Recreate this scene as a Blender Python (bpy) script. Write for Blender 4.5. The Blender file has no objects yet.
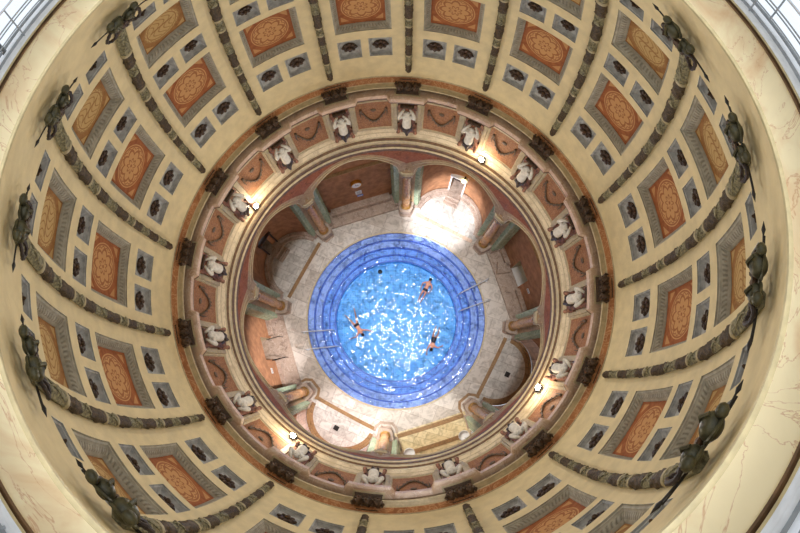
import bpy, bmesh, math, random
from math import sin, cos, pi, radians as rad, sqrt, atan2, hypot, degrees as deg
from mathutils import Vector, Matrix
SC = bpy.context.scene
COL = SC.collection
random.seed(7)

# ------------------------------------------------------------------ camera
CAM = Vector((0.343, -2.230, 23.484)); FPX = 365.0; TX = 0.0036; TY = 0.2395
cd = bpy.data.cameras.new('camera'); cam = bpy.data.objects.new('camera', cd); COL.objects.link(cam)
cd.type = 'PANO'
for holder in (getattr(cd, 'cycles', None), cd):
    try:
        holder.panorama_type = 'FISHEYE_EQUISOLID'; holder.fisheye_lens = FPX/800*36; holder.fisheye_fov = rad(190)
        break
    except Exception:
        pass
cd.sensor_fit = 'HORIZONTAL'; cd.sensor_width = 36; cd.sensor_height = 36*533/800
cam.location = CAM
cam.matrix_world = Matrix.Translation(CAM) @ Matrix.Rotation(TY, 4, 'X') @ Matrix.Rotation(TX, 4, 'Y')
cd.clip_start = .05; cd.clip_end = 300
SC.camera = cam

# ------------------------------------------------------------------ world, daylight, exposure
w = bpy.data.worlds.new('world'); SC.world = w; w.use_nodes = True
bg = w.node_tree.nodes['Background']; bg.inputs[0].default_value = (.86, .92, 1, 1); bg.inputs[1].default_value = 1.25
def area_light(name, loc, size, power, col):
    l = bpy.data.lights.new(name, 'AREA'); l.shape = 'DISK'; l.size = size; l.energy = power; l.color = col
    o = bpy.data.objects.new(name, l); COL.objects.link(o); o.location = loc; return o
area_light('skylight_daylight', (0, 0, 45), 7.2, 23000, (.98, .98, 1))
SC.view_settings.view_transform = 'Standard'; SC.view_settings.look = 'None'
SC.view_settings.exposure = 0.0; SC.view_settings.gamma = 1; SC.view_settings.use_curve_mapping = False

# ------------------------------------------------------------------ where things stand in the photograph (for the words of the labels)
def img(P):
    X, Y, Z = P[0]-CAM.x, -(P[1]-CAM.y), CAM.z-P[2]
    Y, Z = Y*cos(TY)+Z*sin(TY), Z*cos(TY)-Y*sin(TY)
    X, Z = X*cos(TX)+Z*sin(TX), Z*cos(TX)-X*sin(TX)
    rho = hypot(X, Y); th = atan2(rho, Z); r = 2*FPX*sin(th/2)
    return 400+r*X/rho, 266.5+r*Y/rho
HW = {0: 'twelve', 1: 'one', 2: 'two', 3: 'three', 4: 'four', 5: 'five', 6: 'six', 7: 'seven', 8: 'eight', 9: 'nine', 10: 'ten', 11: 'eleven'}
def clock(P):
    u, v = img(P); a = deg(atan2(u-396, 321-v)) % 360
    q = round(a/7.5) % 48; h, m = divmod(q, 4)
    if m == 0: return HW[h]+" o'clock"
    if m == 1: return 'quarter past '+HW[h]
    if m == 2: return 'half past '+HW[h]
    return 'quarter to '+HW[(h+1) % 12]

# ------------------------------------------------------------------ materials
MATS = {}
def nt(name):
    m = bpy.data.materials.new(name); m.use_nodes = True; MATS[name] = m
    t = m.node_tree; b = t.nodes['Principled BSDF']; return m, t, b
def srgb(c):
    return tuple((x/255/12.92 if x/255 <= .04045 else ((x/255+.055)/1.055)**2.4) for x in c)+(1,)
def node(t, kind, **kw):
    n = t.nodes.new(kind)
    for k, v in kw.items(): setattr(n, k, v)
    return n
def mathn(t, op, a, b=None, c=None):
    n = node(t, 'ShaderNodeMath', operation=op)
    for i, x in enumerate((a, b, c)):
        if x is None: continue
        if isinstance(x, (int, float)): n.inputs[i].default_value = x
        else: t.links.new(x, n.inputs[i])
    return n.outputs[0]
def mixc(t, f, a, b):
    n = node(t, 'ShaderNodeMix', data_type='RGBA')
    for s, x in ((n.inputs[0], f), (n.inputs[6], a), (n.inputs[7], b)):
        if isinstance(x, (int, float)): s.default_value = x
        elif isinstance(x, tuple): s.default_value = x
        else: t.links.new(x, s)
    return n.outputs[2]
def noise(t, scale, detail=4, dist=0, coord='Object', rough=.55):
    tc = node(t, 'ShaderNodeTexCoord'); n = node(t, 'ShaderNodeTexNoise')
    n.inputs['Scale'].default_value = scale; n.inputs['Detail'].default_value = detail
    n.inputs['Distortion'].default_value = dist; n.inputs['Roughness'].default_value = rough
    t.links.new(tc.outputs[coord], n.inputs['Vector']); return n
def ramp(t, src, stops):
    r = node(t, 'ShaderNodeValToRGB'); e = r.color_ramp.elements
    while len(e) < len(stops): e.new(.5)
    for q, (p, c) in zip(e, stops): q.position = p; q.color = c
    t.links.new(src, r.inputs[0]); return r.outputs[0]
def bump(t, b, h, s=.4, d=.02):
    n = node(t, 'ShaderNodeBump'); n.inputs['Strength'].default_value = s; n.inputs['Distance'].default_value = d
    t.links.new(h, n.inputs['Height']); t.links.new(n.outputs[0], b.inputs['Normal'])
def plain(name, c, rough=.6, metal=0, var=.12, scale=6, bmp=.25, spec=.5):
    m, t, b = nt(name); c1 = srgb(c); c2 = srgb(tuple(max(0, x*(1-var)) for x in c))
    n = noise(t, scale, 5); t.links.new(ramp(t, n.outputs[0], [(.35, c2), (.65, c1)]), b.inputs['Base Color'])
    b.inputs['Roughness'].default_value = rough; b.inputs['Metallic'].default_value = metal
    b.inputs['Specular IOR Level'].default_value = spec
    if bmp: n2 = noise(t, scale*5, 4); bump(t, b, n2.outputs[0], bmp, .01)
    return m
def marble(name, base, dark, vein, scale=1.2, rough=.3, veinw=.03, bmp=0):
    m, t, b = nt(name)
    n = noise(t, scale, 6, 1.2); c = ramp(t, n.outputs[0], [(.3, srgb(dark)), (.5, srgb(base)), (.75, srgb(tuple(min(255, x*1.05) for x in base)))])
    v = noise(t, scale*1.3, 8, 2.2); d = mathn(t, 'ABSOLUTE', mathn(t, 'SUBTRACT', v.outputs[0], .5))
    f = ramp(t, d, [(0, (1, 1, 1, 1)), (veinw, (0, 0, 0, 1))])
    t.links.new(mixc(t, mathn(t, 'MULTIPLY', f, .75), c, srgb(vein)), b.inputs['Base Color'])
    b.inputs['Roughness'].default_value = rough
    return m
def tiles(name, c1, c2, mortar, bw, bh, rough=.35, off=.5, scale=1.0, msize=.012, rot=0):
    m, t, b = nt(name)
    tc = node(t, 'ShaderNodeTexCoord'); mp = node(t, 'ShaderNodeMapping'); mp.inputs['Rotation'].default_value = (0, 0, rot)
    t.links.new(tc.outputs['Object'], mp.inputs['Vector'])
    br = node(t, 'ShaderNodeTexBrick'); t.links.new(mp.outputs[0], br.inputs['Vector'])
    br.offset = off; br.inputs['Scale'].default_value = scale; br.inputs['Brick Width'].default_value = bw; br.inputs['Row Height'].default_value = bh
    br.inputs['Mortar Size'].default_value = msize; br.inputs['Color1'].default_value = srgb(c1); br.inputs['Color2'].default_value = srgb(c2); br.inputs['Mortar'].default_value = srgb(mortar)
    n = noise(t, 2.2, 8, 1.5); v = ramp(t, n.outputs[0], [(.36, (.6, .58, .56, 1)), (.55, (1, 1, 1, 1))])
    mm = node(t, 'ShaderNodeMix', data_type='RGBA', blend_type='MULTIPLY'); mm.inputs[0].default_value = .75
    t.links.new(br.outputs['Color'], mm.inputs[6]); t.links.new(v, mm.inputs[7]); t.links.new(mm.outputs[2], b.inputs['Base Color'])
    b.inputs['Roughness'].default_value = rough
    return m
plain('plaster', (230, 214, 172), .85, var=.06, scale=3, bmp=.5, spec=.2)
plain('plaster_grey', (178, 176, 160), .8, var=.12, scale=5, spec=.2)
plain('coffer_blue', (186, 188, 188), .75, var=.2, scale=7, spec=.2)
plain('bronze', (92, 68, 48), .45, .25, .5, 14, .6)
plain('bronze_green', (94, 92, 68), .35, .3, .35, 9, .4)
plain('garland_stone', (160, 154, 120), .7, 0, .5, 20, .8)
plain('garland_dark', (96, 76, 48), .6, .1, .65, 22, .9)
plain('ribbon_cream', (188, 176, 142), .6, 0, .1, 20)
plain('swag_grey', (126, 108, 90), .7, 0, .2, 10)
plain('statue_white', (228, 224, 214), .55, 0, .12, 8)
plain('drapery_dark', (62, 48, 44), .5, .1, .4, 15, .6)
plain('back_red', (172, 122, 100), .6, 0, .35, 9, .5)
plain('molding_brown', (122, 92, 64), .5, 0, .25, 6)
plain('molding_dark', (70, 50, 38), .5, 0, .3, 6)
plain('molding_cream', (206, 190, 156), .5, 0, .12, 6)
plain('gold', (206, 192, 150), .4, .1, .1, 8, 0)
plain('steel', (225, 230, 238), .4, .6, .05, 8, 0)
plain('dark_metal', (48, 44, 42), .5, .5, .1, 8, 0)
plain('white_enamel', (236, 236, 234), .2, 0, .03, 8, 0)
plain('black', (22, 20, 20), .5, 0, .1, 8, 0)
plain('brass', (214, 150, 50), .3, .6, .1, 8, 0)
plain('skin', (214, 150, 122), .55, 0, .12, 12, 0)
plain('hair', (34, 24, 20), .6, 0, .2, 30, 0)
plain('swimwear', (24, 28, 48), .6, 0, .2, 30, 0)
plain('window_white', (236, 236, 236), .4, 0, .06, 8, 0)
plain('window_grey', (164, 170, 176), .4, .2, .1, 8, 0)
plain('dark_wood', (56, 34, 24), .5, 0, .3, 8)
plain('sign_blue', (110, 140, 220), .4, 0, .05, 8, 0)
marble('cream_marble', (240, 226, 186), (216, 176, 130), (200, 150, 112), .8, .3, .010)
marble('pink_marble', (204, 176, 152), (176, 142, 118), (226, 208, 192), 1.4, .35, .03)
marble('orange_marble', (172, 116, 74), (136, 82, 50), (214, 170, 130), 2.0, .3, .04)
marble('red_marble', (150, 84, 52), (112, 62, 36), (180, 124, 88), 2.2, .75, .03)
marble('column_marble', (190, 136, 84), (134, 86, 50), (220, 180, 130), 2.5, .25, .03)
marble('green_marble', (158, 176, 146), (116, 138, 108), (190, 204, 176), 2.5, .25, .02)
marble('grey_stone', (172, 152, 136), (132, 112, 98), (206, 190, 176), 2.0, .7, .03)
marble('brown_marble', (152, 118, 80), (118, 88, 58), (176, 146, 108), 3, .35, .03)
marble('arch_stone', (172, 144, 108), (136, 110, 80), (196, 172, 136), 2.4, .6, .03)
marble('band_marble', (226, 212, 184), (196, 180, 150), (170, 150, 126), 1.2, .4, .015)
plain('ochre_wall', (180, 130, 94), .75, 0, .18, 2.5, .3, .2)
tiles('apse_tile', (226, 198, 184), (206, 178, 162), (170, 140, 124), .6, .35, .4)
tiles('deck_tile', (222, 214, 204), (200, 190, 178), (168, 156, 144), 1.5, 1.1, .3, off=.37, rot=.35)
tiles('apse_floor', (226, 222, 214), (196, 192, 184), (172, 164, 154), .8, .62, .3, off=.3, rot=.4)
tiles('slab_cream', (236, 220, 178), (216, 196, 150), (180, 158, 120), 1.4, .5, .3, rot=rad(197.5))
tiles('pool_rim', (182, 196, 242), (170, 184, 238), (196, 208, 246), .12, .12, .7, .0, msize=.008)
tiles('pool_mid', (134, 172, 244), (118, 158, 238), (170, 200, 246), .12, .12, .7, .0, msize=.008)
plain('pool_nosing', (100, 122, 206), .3, 0, .1, 8, 0)
tiles('pool_tile', (122, 192, 248), (104, 178, 244), (156, 210, 246), .12, .12, .7, .0, msize=.008)
# brocade-like frieze panel
def brocade():
    m, t, b = nt('brocade'); n = noise(t, 13, 3, 1.5); v = node(t, 'ShaderNodeTexVoronoi'); v.inputs['Scale'].default_value = 9
    tc = node(t, 'ShaderNodeTexCoord'); t.links.new(tc.outputs['Object'], v.inputs['Vector'])
    c = ramp(t, n.outputs[0], [(.4, srgb((140, 96, 66))), (.6, srgb((178, 130, 94)))])
    t.links.new(mixc(t, mathn(t, 'LESS_THAN', v.outputs['Distance'], .28), c, srgb((170, 116, 74))), b.inputs['Base Color']); b.inputs['Roughness'].default_value = .7
brocade()
# painted coffer grounds: UV runs -1..1 over the field
def painted(name, ground, ground2, light, kind):
    m, t, b = nt(name); uv = node(t, 'ShaderNodeUVMap'); s = node(t, 'ShaderNodeSeparateXYZ'); t.links.new(uv.outputs[0], s.inputs[0])
    X, Y = s.outputs[0], s.outputs[1]
    R = mathn(t, 'SQRT', mathn(t, 'ADD', mathn(t, 'MULTIPLY', X, X), mathn(t, 'MULTIPLY', Y, Y))); A = mathn(t, 'ARCTAN2', Y, X)
    def band(v, lo, hi): return mathn(t, 'MULTIPLY', mathn(t, 'GREATER_THAN', v, lo), mathn(t, 'LESS_THAN', v, hi))
    if kind == 0:
        pet = mathn(t, 'ABSOLUTE', mathn(t, 'SINE', mathn(t, 'MULTIPLY', A, 4)))
        f1 = band(mathn(t, 'SUBTRACT', R, mathn(t, 'MULTIPLY', pet, .14)), .10, .17)
        f2 = band(mathn(t, 'SUBTRACT', R, mathn(t, 'MULTIPLY', mathn(t, 'ABSOLUTE', mathn(t, 'COSINE', mathn(t, 'MULTIPLY', A, 4))), .17)), .40, .50)
        f3 = band(R, .74, .8); f4 = mathn(t, 'LESS_THAN', R, .06); f5 = band(mathn(t, 'SUBTRACT', R, mathn(t, 'MULTIPLY', mathn(t, 'ABSOLUTE', mathn(t, 'SINE', mathn(t, 'MULTIPLY', A, 8))), .07)), .62, .66)
    else:
        wv = mathn(t, 'SINE', mathn(t, 'ADD', mathn(t, 'MULTIPLY', X, 13), mathn(t, 'MULTIPLY', mathn(t, 'SINE', mathn(t, 'MULTIPLY', Y, 7)), 2.2)))
        f1 = mathn(t, 'MULTIPLY', band(wv, -.3, .35), band(R, .0, .6)); f2 = band(R, .64, .69); f3 = band(R, .78, .84)
        f4 = mathn(t, 'MULTIPLY', band(mathn(t, 'ABSOLUTE', Y), .0, .05), band(R, 0, .5)); f5 = band(mathn(t, 'SUBTRACT', R, mathn(t, 'MULTIPLY', mathn(t, 'ABSOLUTE', mathn(t, 'SINE', mathn(t, 'MULTIPLY', A, 10))), .06)), .7, .73)
    lines = f1
    for q in (f2, f3, f4, f5): lines = mathn(t, 'MAXIMUM', lines, q)
    disc = mathn(t, 'LESS_THAN', R, .84)
    corner = mathn(t, 'MULTIPLY', mathn(t, 'GREATER_THAN', mathn(t, 'ADD', mathn(t, 'ABSOLUTE', X), mathn(t, 'ABSOLUTE', Y)), 1.46),
                   mathn(t, 'LESS_THAN', mathn(t, 'MAXIMUM', mathn(t, 'ABSOLUTE', X), mathn(t, 'ABSOLUTE', Y)), .9))
    g = ramp(t, noise(t, 7, 5).outputs[0], [(.35, srgb(ground2)), (.65, srgb(ground))])
    l2 = srgb(light); mid = srgb(tuple((a*.45+b_*.55) for a, b_ in zip(ground, light)))
    c = mixc(t, mathn(t, 'MULTIPLY', disc, .9), g, l2)
    dk = tuple(x*.8 for x in srgb(ground)[:3])+(1,)
    inner = mathn(t, 'MULTIPLY', lines, disc)
    c = mixc(t, mathn(t, 'MULTIPLY', inner, .85), c, dk)
    c = mixc(t, mathn(t, 'MULTIPLY', corner, .75), c, l2)
    t.links.new(c, b.inputs['Base Color']); b.inputs['Roughness'].default_value = .75; b.inputs['Specular IOR Level'].default_value = .2
painted('painted_terracotta', (168, 104, 66), (144, 86, 54), (206, 158, 106), 0)
painted('painted_ochre', (168, 122, 74), (140, 98, 58), (198, 166, 112), 1)
def egg_frame():
    m, t, b = nt('egg_frame'); uv = node(t, 'ShaderNodeUVMap'); sp = node(t, 'ShaderNodeSeparateXYZ'); t.links.new(uv.outputs[0], sp.inputs[0])
    st = mathn(t, 'ABSOLUTE', mathn(t, 'SINE', mathn(t, 'MULTIPLY', sp.outputs[0], 32)))
    msk = mathn(t, 'MULTIPLY', mathn(t, 'GREATER_THAN', sp.outputs[1], .42), mathn(t, 'LESS_THAN', sp.outputs[1], .72))
    h = mathn(t, 'MULTIPLY', mathn(t, 'SUBTRACT', 1.0, st), msk)
    n = noise(t, 6, 4); c = ramp(t, n.outputs[0], [(.35, srgb((158, 154, 140))), (.65, srgb((186, 182, 168)))])
    t.links.new(mixc(t, mathn(t, 'MULTIPLY', h, .45), c, srgb((96, 88, 70))), b.inputs['Base Color'])
    b.inputs['Roughness'].default_value = .8; bump(t, b, mathn(t, 'SUBTRACT', 1.0, h), .7, .03)
egg_frame()
def water():
    m, t, b = nt('water'); t.nodes.remove(b); out = t.nodes['Material Output']
    n1 = noise(t, 2.4, 1.6, 1.0); n2 = noise(t, 6, 1, .5)
    h = mathn(t, 'ADD', n1.outputs[0], mathn(t, 'MULTIPLY', n2.outputs[0], .18))
    bp = node(t, 'ShaderNodeBump'); bp.inputs['Strength'].default_value = 1; bp.inputs['Distance'].default_value = .048; t.links.new(h, bp.inputs['Height'])
    tr = node(t, 'ShaderNodeBsdfTransparent'); tr.inputs[0].default_value = (.84, .94, 1, 1)
    gl = node(t, 'ShaderNodeBsdfGlossy'); gl.inputs['Roughness'].default_value = .04; t.links.new(bp.outputs[0], gl.inputs['Normal'])
    fr = node(t, 'ShaderNodeFresnel'); fr.inputs[0].default_value = 1.33; b2 = node(t, 'ShaderNodeBump'); b2.inputs['Strength'].default_value = 1; b2.inputs['Distance'].default_value = .45; t.links.new(h, b2.inputs['Height']); t.links.new(b2.outputs[0], fr.inputs['Normal'])
    mx = node(t, 'ShaderNodeMixShader'); t.links.new(fr.outputs[0], mx.inputs[0]); t.links.new(tr.outputs[0], mx.inputs[1]); t.links.new(gl.outputs[0], mx.inputs[2])
    t.links.new(mx.outputs[0], out.inputs[0])
    m, t, b = nt('glass'); t.nodes.remove(b); out = t.nodes['Material Output']
    tr = node(t, 'ShaderNodeBsdfTransparent'); tr.inputs[0].default_value = (.93, .96, .97, 1); gl = node(t, 'ShaderNodeBsdfGlossy'); gl.inputs['Roughness'].default_value = .02
    mx = node(t, 'ShaderNodeMixShader'); mx.inputs[0].default_value = .05; t.links.new(tr.outputs[0], mx.inputs[1]); t.links.new(gl.outputs[0], mx.inputs[2]); t.links.new(mx.outputs[0], out.inputs[0])
water()
def emis(name, c, s):
    m, t, b = nt(name); b.inputs['Base Color'].default_value = c; b.inputs['Emission Color'].default_value = c; b.inputs['Emission Strength'].default_value = s
emis('lamp_glow', (1, .9, .75, 1), 60); emis('lamp_warm', (1, .8, .35, 1), 6)

# ------------------------------------------------------------------ mesh helpers
class MB:
    def __init__(s): s.v = []; s.f = []; s.mi = []; s.uv = {}
    def add(s, vs, fs, mi=0):
        n = len(s.v); s.v += [tuple(v) for v in vs]
        for f in fs: s.f.append(tuple(i+n for i in f)); s.mi.append(mi)
        return n
    def box(s, c, d, M=None, mi=0):
        x, y, z = d[0]/2, d[1]/2, d[2]/2
        vs = [Vector((c[0]+i*x, c[1]+j*y, c[2]+k*z)) for k in (-1, 1) for j in (-1, 1) for i in (-1, 1)]
        if M: vs = [M @ v for v in vs]
        s.add(vs, [(0, 2, 3, 1), (4, 5, 7, 6), (0, 1, 5, 4), (2, 6, 7, 3), (0, 4, 6, 2), (1, 3, 7, 5)], mi)
    def loops(s, L, close=True, caps=(0, 0), mi=0):
        n = len(L[0]); b = s.add([p for l in L for p in l], [])
        fs = []
        for i in range(len(L)-1):
            for j in range(n if close else n-1):
                k = (j+1) % n; fs.append((b+i*n+j, b+i*n+k, b+(i+1)*n+k, b+(i+1)*n+j))
        if caps[0]: fs.append(tuple(b+j for j in reversed(range(n))))
        if caps[1]: fs.append(tuple(b+(len(L)-1)*n+j for j in range(n)))
        for f in fs: s.f.append(f); s.mi.append(mi)
    def tube(s, path, r, n=8, caps=(1, 1), mi=0, squash=1):
        path = [Vector(p) for p in path]; L = []; up = None
        for i, p in enumerate(path):
            d = (path[min(i+1, len(path)-1)]-path[max(i-1, 0)]).normalized()
            if up is None: up = Vector((0, 0, 1)) if abs(d.z) < .9 else Vector((1, 0, 0))
            a = d.cross(up).normalized(); b = a.cross(d).normalized(); up = b
            rr = r[i] if isinstance(r, (list, tuple)) else r
            L.append([p+a*cos(2*pi*k/n)*rr+b*sin(2*pi*k/n)*rr*squash for k in range(n)])
        s.loops(L, True, caps, mi)
    def lathe(s, prof, c=(0, 0, 0), n=24, a0=0, a1=2*pi, M=None, mi=0, caps=(0, 0)):
        full = abs(a1-a0-2*pi) < 1e-6; m = n if full else n+1
        L = []
        for r, z in prof:
            l = [Vector((c[0]+r*cos(a0+(a1-a0)*k/n), c[1]+r*sin(a0+(a1-a0)*k/n), c[2]+z)) for k in range(m)]
            L.append([M @ v for v in l] if M else l)
        s.loops(L, full, caps, mi)
    def ball(s, c, r, M=None, n=12, mi=0, bumpf=None):
        L = []; R3 = r if isinstance(r, (tuple, list)) else (r, r, r)
        for i in range(n//2+1):
            t = max(.001, min(pi-.001, pi*i/(n//2))); l = []
            for k in range(n):
                a = 2*pi*k/n; q = bumpf(t, a) if bumpf else 1
                v = Vector((R3[0]*sin(t)*cos(a)*q, R3[1]*sin(t)*sin(a)*q, R3[2]*cos(t)*q))
                l.append((M @ v if M else v)+Vector(c))
            L.append(l)
        s.loops(L, True, (1, 1), mi)
    def prism(s, poly, z0, z1, mi=0):
        s.loops([[Vector((x, y, z0)) for x, y in poly], [Vector((x, y, z1)) for x, y in poly]], True, (1, 1), mi)
    def mesh(s, name, mats, smooth=True, origin=None, fix=True):
        me = bpy.data.meshes.new(name)
        o = origin or (0, 0, 0)
        me.from_pydata([(v[0]-o[0], v[1]-o[1], v[2]-o[2]) for v in s.v], [], s.f); 
        for m in mats: me.materials.append(MATS[m])
        for p, mi in zip(me.polygons, s.mi): p.material_index = mi; p.use_smooth = smooth
        if fix:
            bm = bmesh.new(); bm.from_mesh(me); bmesh.ops.recalc_face_normals(bm, faces=bm.faces); bm.to_mesh(me); bm.free()
        if smooth:
            try: me.set_sharp_from_angle(angle=rad(40))
            except Exception: pass
        return me
def link(name, me, parent=None, loc=(0, 0, 0), rz=0):
    o = bpy.data.objects.new(name, me); COL.objects.link(o); o.location = loc; o.rotation_euler = (0, 0, rz); o.parent = parent; return o
def struct(name, mb, mats, smooth=True):
    o = link(name, mb.mesh(name, mats, smooth)); o['kind'] = 'structure'; return o
def tag(o, label, cat, group=None, stuff=False):
    o['label'] = label; o['category'] = cat
    if group: o['group'] = group
    if stuff: o['kind'] = 'stuff'
    return o
class Proto:
    """a thing modelled in a frame turned so that its own azimuth is 0; base point L"""
    def __init__(s, name, L): s.name = name; s.L = Vector(L); s.parts = []
    def part(s, name, mb, mats, smooth=True, label=None, parent=None):
        me = mb.mesh(name, mats, smooth, s.L); s.parts.append((name, me, label, parent)); return len(s.parts)-1
    def place(s, az, label, cat, group=None):
        a = rad(az); L = Matrix.Rotation(a, 3, 'Z') @ s.L
        if len(s.parts) == 1:
            t = link(s.name, s.parts[0][1], None, L, a)
        else:
            t = link(s.name, None, None, L, a); t.empty_display_size = .2; made = []
            for n, me, lb, pa in s.parts:
                o = link(n, me, t if pa is None else made[pa])
                if lb: o['label'] = lb
                made.append(o)
        return tag(t, label, cat, group)
    def pos(s, az): return Matrix.Rotation(rad(az), 3, 'Z') @ s.L

# ------------------------------------------------------------------ the dome
RB, H0, BB = 6.8, 14.15, 9.58
AZR = [85+22.5*k for k in range(16)]
def dome(az, h, off=0.0):
    t = (h-H0)/BB; r = RB*sqrt(max(0, 1-t*t)); n = Vector((r/RB**2, 0, (h-H0)/BB**2)).normalized()
    r2, h2 = r+n.x*off, h+n.z*off; a = rad(az); return Vector((r2*cos(a), r2*sin(a), h2))
AC = [0, 1.5, 3, 4.4, 5.9, 7.5, 9.05, 10.6, 12.6, 14.15, 15.7, 17.3, 18.8, 20, 21.2]
HC = [14.15, 14.5, 14.85, 15.22, 15.67, 16.12, 16.52, 16.96, 17.4, 17.85, 18.3, 18.54, 18.84, 19.14, 19.45, 19.74, 20.03, 20.32, 20.62, 20.83, 21.12, 21.4, 21.65, 21.9, 22.14]
CELLS = [('small', 4.4, 10.6, 15.22, 16.12), ('small', 12.6, 18.8, 15.22, 16.12), ('large', 4.4, 18.8, 16.52, 18.3), ('small', 4.4, 10.6, 18.54, 19.14),
         ('small', 12.6, 18.8, 18.54, 19.14), ('large', 4.4, 18.8, 19.45, 20.62), ('small', 4.4, 10.6, 20.83, 21.12), ('small', 12.6, 18.8, 20.83, 21.12)]
def in_cell(a, h):
    return any(c[1] < a < c[2] and c[3] < h < c[4] for c in CELLS)
mb = MB(); NA = len(AC)*16
mb.add([dome(85+22.5*s+a, h) for h in HC for s in range(16) for a in AC], [])
for i in range(len(HC)-1):
    for j in range(NA):
        a = (AC[j % 15]+(AC[j % 15+1] if j % 15 < 14 else 22.5))/2
        if in_cell(a, (HC[i]+HC[i+1])/2): continue
        k = (j+1) % NA; mb.f.append((i*NA+j, i*NA+k, (i+1)*NA+k, (i+1)*NA+j)); mb.mi.append(0)
ceil = link('ceiling', mb.mesh('ceiling', ['plaster'], True, None, False)); ceil['kind'] = 'structure'

def rect_loop(a0, a1, h0, h1, off, na=8, nh=5):
    P = [(a0+(a1-a0)*i/na, h0) for i in range(na)]+[(a1, h0+(h1-h0)*i/nh) for i in range(nh)]
    P += [(a1-(a1-a0)*i/na, h1) for i in range(na)]+[(a0, h1-(h1-h0)*i/nh) for i in range(nh)]
    return [dome(a, h, off) for a, h in P]
def coffer_proto(kind, a0, a1, h0, h1, upper=False):
    am, hm = (a0+a1)/2, (h0+h1)/2; a0, a1 = a0-am, a1-am
    r = hypot(*dome(0, hm)[:2]); ds = (dome(0, hm+.05)-dome(0, hm-.05)).length/.1
    P = Proto('coffer', dome(0, hm, .3 if kind == 'large' else .2)); dep = .24 if kind == 'large' else .15
    steps = [(0, 0), (.0, .035), (.04, .045), (.05, .08), (.09, .11), (.12, .13), (.14, .18), (.16, .20), (.165, dep)] if kind == 'large' else [(0, 0), (0, .03), (.03, .04), (.04, .08), (.07, .11), (.10, dep)]
    L = []
    for ins, d in steps:
        ia = deg(ins/r); ih = ins/ds; L.append(rect_loop(a0+ia, a1-ia, h0+ih, h1-ih, d))
    m = MB(); m.loops(L, True); P.part('moulding', m, ['egg_frame' if kind == 'large' else 'coffer_blue'], True)
    me = P.parts[-1][1]; nl = len(L[0]); uvl = me.uv_layers.new(name='UVMap'); cum = [0]
    for i in range(nl): cum.append(cum[-1]+(L[0][(i+1) % nl]-L[0][i]).length)
    for p in me.polygons:
        wrap = any(me.loops[li].vertex_index % nl == nl-1 for li in p.loop_indices)
        for li in p.loop_indices:
            j, i = divmod(me.loops[li].vertex_index, nl); uvl.data[li].uv = (cum[nl] if wrap and i == 0 else cum[i], j/(len(L)-1))
    ia = deg(steps[-1][0]/r); ih = steps[-1][0]/ds; b0, b1, g0, g1 = a0+ia, a1-ia, h0+ih, h1-ih
    m = MB(); na, nh = 8, 6
    m.add([dome(b0+(b1-b0)*i/na, g0+(g1-g0)*j/nh, dep) for j in range(nh+1) for i in range(na+1)],
          [(j*(na+1)+i, j*(na+1)+i+1, (j+1)*(na+1)+i+1, (j+1)*(na+1)+i) for j in range(nh) for i in range(na)])
    if kind == 'large':
        k = P.part('painted_panel', m, ['painted_ochre' if upper else 'painted_terracotta'], True)
        me = P.parts[k][1]; uvl = me.uv_layers.new(name='UVMap'); W = rad(b1-b0)*r/2; Hh = (g1-g0)*ds/2; q = min(W, Hh)
        for l in me.loops:
            i, j = l.vertex_index % (na+1), l.vertex_index//(na+1)
            uvl.data[l.index].uv = ((-1+2*i/na)*(W/q)**.5*(.95 if upper else 1), (-1+2*j/nh)*(Hh/q)**.5)
    else:
        P.part('back_panel', m, ['coffer_blue'], True)
        m = MB(); c = dome(0, hm, dep-.01); n = (dome(0, hm, 0)-dome(0, hm, 1)).normalized(); ty = Vector((0, 1, 0)); tz = n.cross(ty).normalized()
        M = Matrix((ty, tz, n)).transposed(); s = min(.24, (h1-h0)*ds*.27)
        for k in range(8):
            a = 2*pi*k/8; d = Vector((cos(a), sin(a), 0)); Rk = Matrix.Rotation(a, 3, 'Z')
            m.ball(c+M @ (d*s*.60*(1.2 if k % 4 == 0 else 1)+Vector((0, 0, .03))), (s*.40, s*.27, .05), M @ Rk, 8)
        m.ball(c+M @ Vector((0, 0, .06)), (s*.32, s*.32, .08), M, 10)
        m.ball(c+M @ Vector((0, 0, .0)), (s*1.0, s*.85, .035), M, 14)
        P.part('rosette', m, ['bronze'], True, 'dark bronze rosette')
    return P, am
ROWN = {15.22: 'lowest row, next to the cornice', 18.54: 'middle row, between the two big panels', 20.83: 'top row, nearest the marble ring'}
def seen(P, m=25):
    u, v = img(P); return -m < u < 800+m and -m < v < 533+m
for kind, a0, a1, h0, h1 in CELLS:
    P, am = coffer_proto(kind, a0, a1, h0, h1, h0 > 19)
    for az in AZR:
        p = P.pos(az+am)
        if not seen(p, 70): continue
        if kind == 'large':
            if h0 > 19: P.place(az+am, 'large outer coffer with ochre painted oval panel at '+clock(p)+' on the dome', 'coffer', 'upper painted coffers')
            else: P.place(az+am, 'large inner coffer with terracotta medallion panel at '+clock(p)+' on the dome', 'coffer', 'lower painted coffers')
        else:
            side = 'anticlockwise' if a0 > 11 else 'clockwise'
            pc = dome(az+11.5, h0+.3)
            P.place(az+am, 'small rosette coffer, '+ROWN[h0].split(',')[0]+', '+side+' one of the pair at '+clock(pc), 'coffer', 'small rosette coffers, '+ROWN[h0].split(',')[0])

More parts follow.
